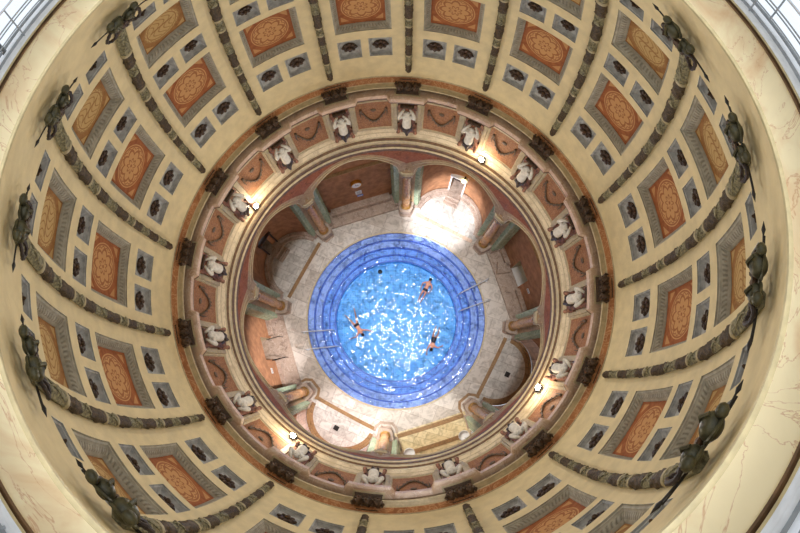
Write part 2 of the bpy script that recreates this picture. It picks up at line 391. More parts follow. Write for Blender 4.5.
# garland ribs
def rib_proto():
    P = Proto('dome_rib', dome(0, 14.42, -.02)); hs = [14.42]
    seg = [('leaf', .42), ('stone', .42), ('band', .05), ('leaf', .5), ('stone', .42), ('leaf', .4), ('band', .06), ('stone', .3), ('band', .05), ('leaf', .6), ('stone', .5),
           ('leaf', .45), ('band', .06), ('stone', .36), ('band', .06), ('leaf', .5), ('stone', .3), ('leaf', .36), ('band', .07), ('stone', .7)]
    tot = sum(x[1] for x in seg); h = 14.42; k = 0; HE = 21.38
    for idx, (kd, ln) in enumerate(seg):
        L0, L1 = h, h+ln*(HE-14.42)/tot; h = L1; m = MB(); n = 12; N = 9
        fr = idx/len(seg); base = .098+.022*fr
        rg = random.Random(idx*13+5); L = []
        for i in range(N+1):
            hh = L0+(L1-L0)*i/N; c = dome(0, hh, -.07); nn = (dome(0, hh, 0)-dome(0, hh, 1)).normalized(); ty = Vector((0, 1, 0)); l = []
            t = i/N
            for q in range(n):
                a = 2*pi*q/n
                if kd == 'leaf': r = base*(1.02+.08*sin(3*a+7*t)+.08*sin(t*13+q*2.4)+rg.uniform(-.08, .08))*(1 if 0 < i < N else .95)
                elif kd == 'band': r = base*(1.05+.10*sin(pi*t))
                else: r = base*(.95+.07*cos(6*a)+.05*sin(2*pi*t))
                if idx == 0 and i < 3: r *= .45+.27*i
                l.append(c+ty*cos(a)*r+nn*sin(a)*r*.85)
            L.append(l)
        m.loops(L, True, (1, 1))
        if kd == 'stone':
            for sg in (1, -1):
                m.tube([dome(deg(sg*base*cos(u*pi)/6.2), L0+(L1-L0)*u, -.07-base*.92*abs(sin(u*pi+.2))) for u in [x/8 for x in range(9)]], .014, 5)
        P.part({'leaf': 'leaf_cluster', 'band': 'ribbon_wrap', 'stone': 'fluted_section'}[kd], m, [{'leaf': 'garland_dark', 'band': 'ribbon_cream', 'stone': 'garland_stone'}[kd]], True)
    return P
RIB = rib_proto()
for az in AZR:
    RIB.place(az, 'long leaf garland rib with pale ribbons at '+clock(dome(az, 16.2))+' on the dome', 'garland', 'garland ribs of the dome')

# bronze trophies above the ribs
def trophy_proto():
    c0 = dome(0, 21.6, -.12); P = Proto('bronze_trophy', c0)
    n = (dome(0, 21.6, 0)-dome(0, 21.6, 1)).normalized(); ty = Vector((0, 1, 0)); tz = n.cross(ty).normalized()
    if tz.z < 0: tz = -tz
    def W(x, y, z=0): return c0+ty*x+tz*y+n*z
    M = Matrix((ty, tz, n)).transposed()
    for i, (x, y, r) in enumerate([(.15, .09, .135), (-.13, .04, .11)]):
        m = MB(); m.ball(W(x, y, .10), (r, r*.85, r*.9), M, 16)
        m.tube([W(x+r*1.02*cos(a), y+r*.9*sin(a), .06) for a in [2*pi*q/16 for q in range(17)]], .022, 6)
        m.ball(W(x+.10*(1 if x > 0 else -1), y+.12, .1), (.075, .06, .07), M, 10)
        m.tube([W(x, y-.5*r, .10+r*.75), W(x, y, .12+r*.95), W(x+.03, y+.7*r, .09+r*.75)], .022, 6)
        P.part('helmet', m, ['bronze_green'], True, 'greenish domed helmet' if i == 0 else 'smaller greenish helmet')
    for i, (x, y) in enumerate([(.27, -.10), (-.25, -.15)]):
        m = MB(); k = 20
        m.tube([W(x+.095*cos(2*pi*q/k), y+.14*sin(2*pi*q/k), .10+.02*sin(4*pi*q/k)) for q in range(k+1)], [.026+.010*(q % 2) for q in range(k+1)], 7, (0, 0)); P.part('wreath', m, ['drapery_dark'])
    for sg in (1, -1):
        m = MB(); m.tube([W(-.52*sg, -.10*sg-.05, .02), W(.5*sg, .10*sg, .05)], .012, 6); m.tube([W(.5*sg, .10*sg, .05), W(.55*sg, .11*sg, .05), W(.64*sg, .13*sg, .05)], [.012, .03, .002], 6)
        P.part('spear', m, ['dark_metal'])
    m = MB()
    for q in range(9):
        a = q*2.4; m.ball(W(.10*cos(a)*(q/9)**.5*1.3, -.12+.09*sin(a)*(q/9)**.5, .10), (.055, .05, .05), M, 8)
    P.part('leaf_knot', m, ['bronze'])
    m = MB()
    for sg in (1, -1):
        m.tube([W(.03*sg, -.12, .08), W(.13*sg, -.22, .08), W(.09*sg, -.34, .05), W(.17*sg, -.43, .04)], [.03, .045, .035, .01], 6, squash=.5)
    P.part('ribbon', m, ['bronze'])
    return P
TR = trophy_proto()
for az in AZR:
    p = TR.pos(az)
    if seen(p, 30): TR.place(az, 'bronze trophy with two green helmets above the garland at '+clock(p), 'trophy', 'bronze trophies at the top of the ribs')

# ------------------------------------------------------------------ marble ring, lantern
def ring(name, prof, mats, n=192, mis=None):
    m = MB()
    for i in range(len(prof)-1): m.lathe([prof[i], prof[i+1]], (0, 0, 0), n, mi=(mis[i] if mis else 0))
    me = m.mesh(name, mats, True, None, False)
    bm = bmesh.new(); bm.from_mesh(me); bmesh.ops.remove_doubles(bm, verts=bm.verts, dist=1e-4); bmesh.ops.recalc_face_normals(bm, faces=bm.faces); bm.to_mesh(me); bm.free()
    try: me.set_sharp_from_angle(angle=rad(35))
    except Exception: pass
    o = link(name, me); o['kind'] = 'structure'; return o
ring('trim_1', [(3.746, 22.14), (3.70, 22.13), (3.69, 22.16), (3.72, 22.185), (3.735, 22.19)], ['gold'])
ring('wall_oculus', [(3.73, 22.18), (3.74, 22.2), (3.84, 22.60)], ['cream_marble'])
ring('trim_2', [(3.84, 22.6), (3.80, 22.61), (3.80, 22.635), (3.84, 22.65), (3.84, 22.665), (3.78, 22.68), (3.78, 22.71), (3.86, 22.73), (3.88, 22.745)], ['gold', 'molding_brown', 'window_white'], mis=[0, 1, 1, 1, 0, 0, 2, 2])
ring('trim_3', [(3.87, 22.745), (3.95, 22.77), (3.95, 22.82), (4.5, 22.84)], ['window_white', 'window_grey'], mis=[0, 1, 0])
def lantern():
    for k in range(16):
        a = rad(85+22.5*k); a2 = a+rad(22.5); m = MB(); R = 4.04
        def q(t, z, r=R): return Vector((r*cos(a+(a2-a)*t), r*sin(a+(a2-a)*t), z))
        m.tube([q(0, 22.85), q(0, 24.75)], .035, 8); m.tube([q(1, 22.85), q(1, 24.75)], .035, 8)
        for z, r in ((22.9, .03), (23.06, .014), (23.55, .02), (23.9, .03), (24.7, .05)): m.tube([q(t/6, z) for t in range(7)], r, 6)
        m.tube([q(.5, 22.9), q(.5, 24.7)], .012, 6)
        p = q(.5, 23.2)
        if not seen(p, 120) and not seen(q(0, 23), 120): continue
        win = link('window_%d' % (k+1), None, None, q(.5, 22.86)); win['kind'] = 'structure'; win.empty_display_size = .2
        link('window_frame', m.mesh('window_frame', ['window_grey'], True, win.location), win)
        m = MB(); m.add([q(t/6, z) for z in (22.9, 24.7) for t in range(7)], [(i, i+1, i+8, i+7) for i in range(6)])
        link('pane', m.mesh('pane', ['glass'], False, win.location), win)
lantern()
ring('ceiling_sky_block', [(4.5, 22.88), (4.5, 22.9), (4.5, 22.91)], ['window_white']) if False else None
ring('ceiling_sky_block', [(4.5, 24.72), (3.05, 24.9), (3.0, 25.2), (3.1, 25.25), (4.5, 25.1)], ['band_marble'])  # unseen lantern roof ring, added to cut sky light on rim and dome
for i, (R, z, r) in enumerate([(3.92, 22.96, .012), (3.92, 23.12, .014), (3.92, 23.34, .022)]):
    m = MB(); m.tube([(R*cos(2*pi*k/120), R*sin(2*pi*k/120), z) for k in range(121)], r, 8, (0, 0))
    if i == 0:
        for k in range(20):
            a = 2*pi*(k+.5)/20; m.tube([(3.92*cos(a), 3.92*sin(a), 22.75), (3.92*cos(a), 3.92*sin(a), 23.34)], .011, 6)
    if i == 0: rail = link('guard_rail', None, None, (0, 0, 22.8)); rail.empty_display_size = .2; tag(rail, 'pale metal guard rail ringing the marble opening at the picture corners', 'railing')
    link('rail_bar' if i else 'balusters', m.mesh('rail', ['window_grey' if i != 2 else 'steel'], True, (0, 0, 22.8)), rail)

# ------------------------------------------------------------------ cornice below the dome
ring('trim_4', [(6.8, 14.15), (6.77, 14.13), (6.78, 14.10), (6.66, 13.93)], ['molding_cream', 'orange_marble'], mis=[0, 0, 1])
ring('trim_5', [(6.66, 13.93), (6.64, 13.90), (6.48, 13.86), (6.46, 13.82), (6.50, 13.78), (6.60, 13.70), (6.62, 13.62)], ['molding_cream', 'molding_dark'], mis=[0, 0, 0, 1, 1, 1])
# pink ledge, breaking forward under every rib
def ledge():
    m = MB(); n = 16*24; L = []
    def rin(k, base, out):
        a = (k*360/n) % 22.5; d = min(a, 22.5-a); return out if d < 5.7 else base
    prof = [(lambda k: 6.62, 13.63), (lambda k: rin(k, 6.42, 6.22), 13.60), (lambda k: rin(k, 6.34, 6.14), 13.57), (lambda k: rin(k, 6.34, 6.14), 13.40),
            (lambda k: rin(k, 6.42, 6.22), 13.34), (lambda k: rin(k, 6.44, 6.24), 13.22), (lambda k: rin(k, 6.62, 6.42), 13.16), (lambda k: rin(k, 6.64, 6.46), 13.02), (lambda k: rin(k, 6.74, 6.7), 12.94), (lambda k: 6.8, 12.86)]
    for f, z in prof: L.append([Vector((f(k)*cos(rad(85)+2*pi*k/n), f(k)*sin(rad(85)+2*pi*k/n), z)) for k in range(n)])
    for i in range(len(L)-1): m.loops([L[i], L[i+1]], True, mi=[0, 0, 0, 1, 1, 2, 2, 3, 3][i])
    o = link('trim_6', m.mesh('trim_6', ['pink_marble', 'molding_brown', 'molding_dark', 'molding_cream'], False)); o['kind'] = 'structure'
ledge()
ring('wall_frieze', [(6.8, 12.9), (6.8, 10.88)], ['band_marble'])
ring('trim_7', [(6.8, 10.9), (6.78, 10.86), (6.71, 10.72), (6.69, 10.68), (6.64, 10.56), (6.62, 10.50)], ['band_marble', 'molding_cream'], mis=[1, 0, 1, 0, 0])
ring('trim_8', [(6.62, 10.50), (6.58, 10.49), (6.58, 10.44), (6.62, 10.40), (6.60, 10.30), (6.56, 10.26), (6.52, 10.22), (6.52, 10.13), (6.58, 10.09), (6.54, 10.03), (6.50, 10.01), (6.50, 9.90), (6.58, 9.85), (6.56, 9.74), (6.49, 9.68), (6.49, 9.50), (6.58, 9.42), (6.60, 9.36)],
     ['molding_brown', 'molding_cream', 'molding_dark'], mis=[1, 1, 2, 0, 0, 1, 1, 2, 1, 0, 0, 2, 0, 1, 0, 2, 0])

def cyl(az, h, R): return Vector((R*cos(rad(az)), R*sin(rad(az)), h))
# corbels with masks under the ribs
def corbel_proto():
    P = Proto('corbel', (6.5, 0, 13.6)); m = MB()
    m.loops([[cyl(a, z, r) for a in [-4.1+8.2*i/8 for i in range(9)]] for r, z in ((6.78, 13.66), (6.30, 13.62), (6.29, 13.56), (6.33, 13.52), (6.78, 13.5))], False)
    for sg in (-1, 1): m.add([cyl(4.1*sg, z, r) for r, z in ((6.78, 13.66), (6.30, 13.62), (6.29, 13.56), (6.33, 13.52), (6.78, 13.5))], [(0, 1, 2, 3, 4)])
    P.part('slab', m, ['molding_cream'], False, 'pale stone slab')
    m = MB()
    m.loops([[cyl(a*s, z, r) for a in [-3.6+7.2*i/8 for i in range(9)]] for s, r, z in ((1, 6.36, 13.62), (1, 6.36, 13.68), (.8, 6.6, 13.8), (.7, 6.74, 14.05), (.7, 6.8, 14.08))], False); P.part('body', m, ['bronze'])
    for a in (-2.5, 0, 2.5):
        m = MB(); c = cyl(a*.95, 13.88, 6.53); M = Matrix.Rotation(rad(a), 3, 'Z')
        m.ball(c, (.17, .15, .19), M, 14, 0, lambda t, q: 1+.14*sin(5*q)*sin(t))
        m.ball(c+M @ Vector((-.15, 0, .02)), (.05, .035, .06), M, 8)
        for sg in (1, -1):
            m.ball(c+M @ Vector((-.12, .07*sg, .08)), (.04, .04, .035), M, 8); m.tube([c+M @ Vector((0, .10*sg, .02)), c+M @ Vector((.02, .16*sg, .10)), c+M @ Vector((.08, .13*sg, .18))], [.05, .045, .015], 7)
        P.part('mask', m, ['bronze'])
    return P
CB = corbel_proto()
for az in AZR: CB.place(az, 'bronze mask corbel on a pale slab under the garland at '+clock(CB.pos(az)), 'corbel', 'mask corbels on the cornice')

# herm statues
def skin_mesh(name, verts, edges, radii, mat, sub=2, extra=None):
    me = bpy.data.meshes.new(name+'_base'); me.from_pydata(verts, edges, []); o = bpy.data.objects.new(name+'_tmp', me); COL.objects.link(o)
    o.modifiers.new('s', 'SKIN'); 
    for i, r in enumerate(radii):
        r = r if isinstance(r, tuple) else (r, r); me.skin_vertices[0].data[i].radius = r
    me.skin_vertices[0].data[0].use_root = True
    sb = o.modifiers.new('b', 'SUBSURF'); sb.levels = sub; sb.render_levels = sub
    dg = bpy.context.evaluated_depsgraph_get(); dg.update(); r = bpy.data.meshes.new_from_object(o.evaluated_get(dg)); r.name = name
    bpy.data.objects.remove(o); r.materials.clear(); r.materials.append(MATS[mat])
    for p in r.polygons: p.use_smooth = True; p.material_index = 0
    return r
def statue_proto():
    P = Proto('herm_statue', (6.66, 0, 10.9))
    # local frame: -x looks into the hall, z up
    m = MB()
    out = [(-3.1, 12.62), (3.1, 12.62), (3.1, 12.3), (2.7, 12.3), (2.7, 11.35), (3.3, 11.35), (3.3, 10.95), (2.2, 10.95), (2.2, 10.78), (-2.2, 10.78), (-2.2, 10.95), (-3.3, 10.95), (-3.3, 11.35), (-2.7, 11.35), (-2.7, 12.3), (-3.1, 12.3)]
    m.loops([[cyl(a, z, 6.79) for a, z in out], [cyl(a, z, 6.66) for a, z in out]], True, (0, 1)); P.part('back_plate', m, ['back_red'], False, 'brownish red stepped back plate')
    for sg in (1, -1):
        m = MB(); c = cyl(2.6*sg, 11.05, 6.58)
        m.tube([c+Vector((0, .0, .18)), c+Vector((-.08, .04*sg, .10)), c+Vector((-.12, .05*sg, 0)), c+Vector((-.06, .03*sg, -.08)), c+Vector((-.02, 0, 0))], [.05, .07, .08, .07, .04], 8)
        P.part('scroll', m, ['back_red'])
    V = [(6.42, 0, 11.55), (6.34, 0, 11.75), (6.42, 0, 12.0), (6.45, 0, 12.17), (6.42, 0, 12.28), (6.36, 0, 12.36), (6.29, 0, 12.42),
         (6.42, .17, 12.20), (6.33, .33, 12.16), (6.42, .22, 12.42), (6.50, .09, 12.58),
         (6.42, -.17, 12.20), (6.33, -.33, 12.16), (6.42, -.22, 12.42), (6.50, -.09, 12.58)]
    Eg = [(0, 1), (1, 2), (2, 3), (3, 4), (4, 5), (5, 6), (3, 7), (7, 8), (8, 9), (9, 10), (3, 11), (11, 12), (12, 13), (13, 14)]
    Rr = [.17, .215, .155, .14, .065, .11, .12, .08, .075, .065, .045, .08, .075, .065, .045]
    o = P.L; body = skin_mesh('figure', [(x-o.x, y-o.y, z-o.z) for x, y, z in V], Eg, Rr, 'statue_white')
    P.parts.append(('figure', body, 'white stone torso with raised arms', None))
    m = MB()
    for i in range(3): 
        for sg in (1, -1): m.ball((6.30+.05*i, sg*(.06+.03*i), 12.50-.03*i), (.05, .04, .04), None, 8)
    m.ball((6.36, 0, 12.49), (.10, .10, .07), None, 12); P.part('curls', m, ['statue_white'])
    m = MB(); L = []
    for i, (z, r, x) in enumerate([(11.72, .20, 6.42), (11.6, .24, 6.40), (11.4, .21, 6.44), (11.15, .14, 6.5), (10.9, .09, 6.56), (10.68, .05, 6.58)]):
        L.append([Vector((x+r*(.9+.16*cos(7*a+i))*cos(a), r*(.9+.2*cos(7*a+i))*sin(a), z+.03*sin(7*a))) for a in [2*pi*k/28 for k in range(28)]])
    m.loops(L, True, (1, 1))
    P.part('drapery', m, ['drapery_dark'], True, 'dark bronze leaf skirt')
    m = MB(); m.ball((6.52, 0, 12.78), (.13, .26, .08), None, 12, 0, lambda t, a: 1+.15*sin(6*a)); m.box((6.6, 0, 12.68), (.26, .52, .05)); P.part('capital', m, ['bronze'])
    return P
ST = statue_proto()
for az in AZR: ST.place(az, 'white stone statue with dark leaf skirt at '+clock(ST.pos(az))+' on the frieze', 'statue', 'herm statues around the frieze')

# frieze panels between the statues
def frieze_proto():
    P = Proto('frieze_panel', cyl(0, 11.0, 6.8)); h0, h1, w = 10.98, 12.72, 5.8
    m = MB(); na = 10
    def rl(a, z0, z1, R): 
        Q = [(-a+2*a*i/na, z0) for i in range(na)]+[(a, z0+(z1-z0)*i/3) for i in range(3)]+[(a-2*a*i/na, z1) for i in range(na)]+[(-a, z1-(z1-z0)*i/3) for i in range(3)]
        return [cyl(q, z, R) for q, z in Q]
    m.loops([rl(w+.82, h0-.04, h1+.12, 6.795), rl(w+.82, h0-.04, h1+.12, 6.73), rl(w+.25, h0+.02, h1+.05, 6.73), rl(w+.2, h0+.03, h1+.04, 6.76), rl(w, h0+.08, h1, 6.78)], True); P.part('frame', m, ['molding_cream'], False)
    m = MB(); m.add([cyl(-w+2*w*i/na, z, 6.775) for z in (h0+.05, h1) for i in range(na+1)], [(i, i+1, i+na+2, i+na+1) for i in range(na)]); P.part('brocade_field', m, ['brocade'])
    m = MB(); pts = [cyl(-4.2+8.4*t/16, 12.3-.75*sin(pi*t/16), 6.73) for t in range(17)]
    m.tube(pts, [.015+.02*sin(pi*t/16)+.012*(t % 2) for t in range(17)], 7)
    for t in range(1, 16): m.ball(pts[t]+Vector((-.02, .0, (-1)**t*.05)), .035, None, 7)
    for sg in (1, -1): m.tube([cyl(4.2*sg, 12.32, 6.73), cyl(4.5*sg, 12.1, 6.74), cyl(4.3*sg, 11.85, 6.74)], [.03, .025, .008], 6); m.ball(cyl(4.2*sg, 12.34, 6.73), .06, None, 8)
    P.part('garland', m, ['swag_grey'], True, 'grey stone swag')
    m = MB(); m.ball(cyl(0, 12.25, 6.75), (.03, .11, .09), None, 12, 0, lambda t, a: 1+.15*sin(6*a)); P.part('boss', m, ['swag_grey'])
    return P
FP = frieze_proto()
for az in AZR: FP.place(az+11.25, 'orange frieze panel with grey swag between statues at '+clock(FP.pos(az+11.25)), 'panel', 'swag panels around the frieze')

# pilaster strips flanking each statue
m = MB()
P = Proto('pilaster_strip', cyl(0, 10.9, 6.76)); m.loops([[cyl(a, z, r) for a, r in ((-.55, 6.79), (-.55, 6.68), (.55, 6.68), (.55, 6.79))] for z in (10.9, 12.9)], True, (1, 1)); P.part('shaft', m, ['molding_cream'], False)
m = MB(); m.loops([[cyl(a, z, r) for a, r in ((-.75, 6.79), (-.75, 6.64), (.75, 6.64), (.75, 6.79))] for z in (12.55, 12.75)], True, (1, 1)); P.part('cap', m, ['gold'], False)
for az in AZR:
    for sg in (1, -1):
        P.place(az+sg*4.0, 'cream strip on the '+('anticlockwise' if sg > 0 else 'clockwise')+' side of the statue at '+clock(ST.pos(az)), 'pilaster', 'cream strips beside the statues')

# ------------------------------------------------------------------ arcade
PF = 6.66; HI = 6.45; AR = 2.30; HT = 9.40
BAYS = {'north': 107.5, 'northeast': 62.5, 'east': 17.5, 'southeast': 332.5, 'south': 287.5, 'southwest': 242.5, 'west': 197.5, 'northwest': 152.5}
APSE = ('northeast', 'southeast', 'southwest', 'northwest')
def bayM(az): return Matrix.Rotation(rad(az), 4, 'Z')
def front(s, h):
    ang = atan2(s, PF); o = Vector((PF, s, h)); c = Vector((6.62*cos(ang), 6.62*sin(ang), h)); t = max(0, min(1, (h-HI)/(HT-HI))); t = t*t*(3-2*t); return o.lerp(c, t)
RV = 2.50
def archh(s, r, rv): return HI+rv*sqrt(max(0, 1-(s/r)**2)) if abs(s) < r else HI
SM = PF*math.tan(rad(22.5))
for name, az in BAYS.items():
    M = bayM(az); m = MB(); N = 40
    sl = [-SM+(SM-AR)*i/3 for i in range(3)]+[-AR*cos(pi*i/N) for i in range(N+1)]+[AR+(SM-AR)*(i+1)/3 for i in range(3)]
    lo = [archh(s, AR, RV) for s in sl]; md = [max(l, min(HT-.02, archh(s, AR+.62, RV+.33))) for s, l in zip(sl, lo)]
    rows = [[M @ front(s, l) for s, l in zip(sl, lo)], [M @ front(s, q) for s, q in zip(sl, md)]]
    m.loops(rows, False, mi=0)
    m.loops([[M @ front(s, q+(HT-q)*t) for s, q in zip(sl, md)] for t in (0, .33, .66, 1)], False, mi=1)
    back = 7.5
    arc = [i for i, s in enumerate(sl) if abs(s) <= AR+1e-6]
    pf = [[M @ front(sl[i], lo[i]) for i in arc]]+[[M @ Vector((p, sl[i], lo[i])) for i in arc] for p in (6.9, 7.2, back if name in APSE else (8.4 if name != 'south' else 10.2))]
    m.loops(pf, False, mi=0)
    # raised archivolt edge
    for rr, rv, q in ((AR+.02, RV+.02, .025), (AR+.32, RV+.16, .02)):
        m.tube([M @ (front(s, min(HT-.03, archh(s, rr, rv)))+Vector((-.02, 0, 0))) for s in [-rr*cos(pi*i/N) for i in range(N+1)] if abs(s) < SM], q, 6, mi=2)
    struct('wall_arch_'+name, m, ['arch_stone', 'red_marble', 'molding_cream'])
    # bay walls
    m = MB()
    if name in APSE:
        c = 7.5; r = 2.42; door = {'northeast': (9, .9, 2.5), 'northwest': (-2, .55, 2.2)}.get(name); n = 36
        def A(i, z, rr=r): a = -pi/2+pi*i/n; return M @ Vector((c+rr*cos(a), rr*sin(a), z))
        zs = [0, 1.1, 2.4, 4.8, HI]
        def isdoor(i):
            if not door: return False
            a = -90+180*(i+.5)/n; return abs(a-door[0]) < deg(door[1]/2/r)
        for k in range(4):
            for i in range(n):
                if k < 2 and isdoor(i): continue
                m.add([A(i, zs[k]), A(i+1, zs[k]), A(i+1, zs[k+1]), A(i, zs[k+1])], [(0, 1, 2, 3)], 0 if k >= 2 or name in ('northwest', 'northeast') else 1)
        for k in range(10):
            t0, t1 = pi/2*k/10, pi/2*(k+1)/10
            for i in range(n): m.add([A(i, HI+RV*sin(t0), r*cos(t0)), A(i+1, HI+RV*sin(t0), r*cos(t0)), A(i+1, HI+RV*sin(t1), r*cos(t1)), A(i, HI+RV*sin(t1), r*cos(t1))], [(0, 1, 2, 3)], 0)
        bm_ = struct('wall_'+name, m, ['ochre_wall', 'apse_tile'])
    else:
        wp = 10.2 if name == 'south' else 8.4; hw = 2.40; dr = {'east': (.15, 1.35, 2.3), 'west': (-.35, 1.45, 2.2)}.get(name)
        def W(p, s, z): return M @ Vector((p, s, z))
        def q(a, b, z0, z1, p=wp, mi=0): m.add([W(p, a, z0), W(p, b, z0), W(p, b, z1), W(p, a, z1)], [(0, 1, 2, 3)], mi)
        if dr:
            d0, d1 = dr[0]-dr[1]/2, dr[0]+dr[1]/2
            q(-hw, d0, 0, dr[2]); q(d1, hw, 0, dr[2]); q(-hw, hw, dr[2], 9)
            for s in (d0, d1): m.add([W(wp, s, 0), W(9.6, s, 0), W(9.6, s, dr[2]), W(wp, s, dr[2])], [(0, 1, 2, 3)], 1)
            m.add([W(wp, d0, dr[2]), W(wp, d1, dr[2]), W(9.6, d1, dr[2]), W(9.6, d0, dr[2])], [(0, 1, 2, 3)], 1)
            m.add([W(9.6, d0, 0), W(9.6, d1, 0), W(9.6, d1, dr[2]), W(9.6, d0, dr[2])], [(0, 1, 2, 3)], 1)
        else: q(-hw, hw, 0, 9)
        for s in (-hw, hw): m.add([W(7.5, s, 0), W(wp, s, 0), W(wp, s, 9), W(7.5, s, 9)], [(0, 1, 2, 3)], 0)
        struct('wall_'+name, m, ['ochre_wall', 'molding_cream'])
        m = MB()
        for s0, s1 in ((-hw+.02, hw-.02),): m.loops([[W(wp-.01, s, z0) for z0 in ()] for s in ()] or [[W(p, s, z) for p, z in ((wp-.01, 4.95), (wp-.10, 5.0), (wp-.14, 5.12), (wp-.2, 5.2), (wp-.01, 5.24))] for s in (s0, s1)], True, (1, 1))
        struct('trim_%d' % (10+list(BAYS).index(name)), m, ['arch_stone'], False)

# piers, green pilasters, imposts
COLS = [85+45*k for k in range(8)]
def pier_poly(az, ext):
    # corner of the bay on either side of this column, in world coordinates
    pts = []
    for sg in (-1, 1):
        M = bayM(az+22.5*sg)
        pts.append([M @ Vector((7.5, -sg*2.42, 0)), M @ Vector((7.5+ext, -sg*2.42, 0))])
    return [(p.x, p.y) for p in (pts[0][0], pts[1][0], pts[1][1], pts[0][1])]
mi_ = 0
for az in COLS:
    m = MB(); m.prism(pier_poly(az, .95), 0, HI)
    struct('wall_pier_%d' % (COLS.index(az)+1), m, ['arch_stone'], False)
def pilaster_proto(width, off, sg):
    # bay frame; stands on the cheek of the bay
    P = Proto('green_pilaster', (7.42+off+width/2, sg*2.4, .2)); x0 = 7.42+off; s = sg*2.44
    m = MB(); m.box((x0+width/2, s, 3.15), (width, .34, 5.5)); 
    for k in range(3): m.box((x0+width*(k+.5)/3, s-sg*.175, 3.15), (width*.16, .03, 5.2))
    P.part('shaft', m, ['green_marble'], False)
    m = MB(); m.box((x0+width/2, s, .48), (width+.08, .42, .16)); m.box((x0+width/2, s, .3), (width+.12, .46, .22)); P.part('base', m, ['grey_stone'], False)
    m = MB(); m.box((x0+width/2, s, 5.95), (width+.06, .40, .2)); m.box((x0+width/2, s, 6.15), (width+.12, .46, .2)); P.part('capital', m, ['grey_stone'], False)
    return P
for name, az in BAYS.items():
    for sg in (-1, 1):
        P = pilaster_proto(.42 if name in APSE else .8, .02, sg)
        P.place(az, 'pale green marble pilaster on the %s side of the %s bay of the arcade' % ('anticlockwise' if sg > 0 else 'clockwise', name), 'pilaster', 'green pilasters of the arcade')

def column_proto():
    P = Proto('column', (7.5, 0, 0))
    m = MB(); poly = [(7.05, -.34), (7.05, .34), (7.3, .48), (7.95, .58), (7.95, -.58), (7.3, -.48)]
    m.prism([(x, y) for x, y in poly], 0, .14)
    p2 = [(x+(.05 if x < 7.9 else 0), y*.92) for x, y in poly]; m.prism(p2, .14, .82); m.prism([(x-.0, y*.96) for x, y in poly], .82, .90)
    P.part('pedestal', m, ['grey_stone'], False)
    m = MB(); m.box((7.5, 0, .93), (.5, .5, .06)); m.lathe([(.001, .96), (.31, .96), (.33, 1.0), (.31, 1.05), (.27, 1.07), (.28, 1.11), (.30, 1.14), (.27, 1.18), (.25, 1.2)], (7.5, 0, 0), 28); P.part('base', m, ['brass_stone'])
    m = MB(); m.lathe([(.25, 1.18), (.265, 1.6), (.26, 2.3), (.285, 2.32), (.285, 2.42), (.26, 2.44), (.25, 3.6), (.235, 5.15), (.26, 5.18), (.26, 5.23), (.23, 5.25)], (7.5, 0, 0), 28); P.part('shaft', m, ['column_marble'])
    m = MB(); m.lathe([(.23, 5.25), (.25, 5.4), (.29, 5.6), (.36, 5.85), (.40, 5.95), (.001, 5.95)], (7.5, 0, 0), 24)
    for k in range(8):
        a = 2*pi*k/8; d = Vector((cos(a), sin(a), 0)); c = Vector((7.5, 0, 0))
        m.tube([c+d*.24+Vector((0, 0, 5.28)), c+d*.31+Vector((0, 0, 5.5)), c+d*.42+Vector((0, 0, 5.75)), c+d*.38+Vector((0, 0, 5.86))], [.05, .07, .06, .015], 6)
    P.part('capital', m, ['grey_stone'])
    m = MB()
    def hexp(g): return [(7.12-g, -.20), (7.12-g, .20), (7.34-g*.3, .42+g), (7.9, .58+g), (7.9, -.58-g), (7.34-g*.3, -.42-g)]
    m.prism(hexp(.06), 5.95, 6.02); m.prism(hexp(-.01), 6.02, 6.14); m.prism(hexp(.07), 6.14, 6.22)
    P.part('abacus', m, ['molding_cream'], False, 'pale double edged abacus')
    m = MB(); m.prism(hexp(-.02), 6.22, HI+.0); P.part('impost', m, ['arch_stone'], False)
    return P
plain('brass_stone', (176, 132, 66), .35, .15, .25, 8)
CP = column_proto()
COLW = {85: 'at the top of the ring, right of the clock wall', 130: 'at upper left, left of the clock wall', 175: 'at the far left, above the salmon wall', 220: 'at lower left, below the salmon wall',
        265: 'at the bottom of the ring, beside a white basin', 310: 'at lower right, beside the dark shower niche', 355: 'at the far right, below the open doorway', 400: 'at upper right, beside the brightly lit niche'}
for az in COLS: CP.place(az, 'brown marble column on a splayed pedestal '+COLW[az], 'column', 'columns of the arcade')

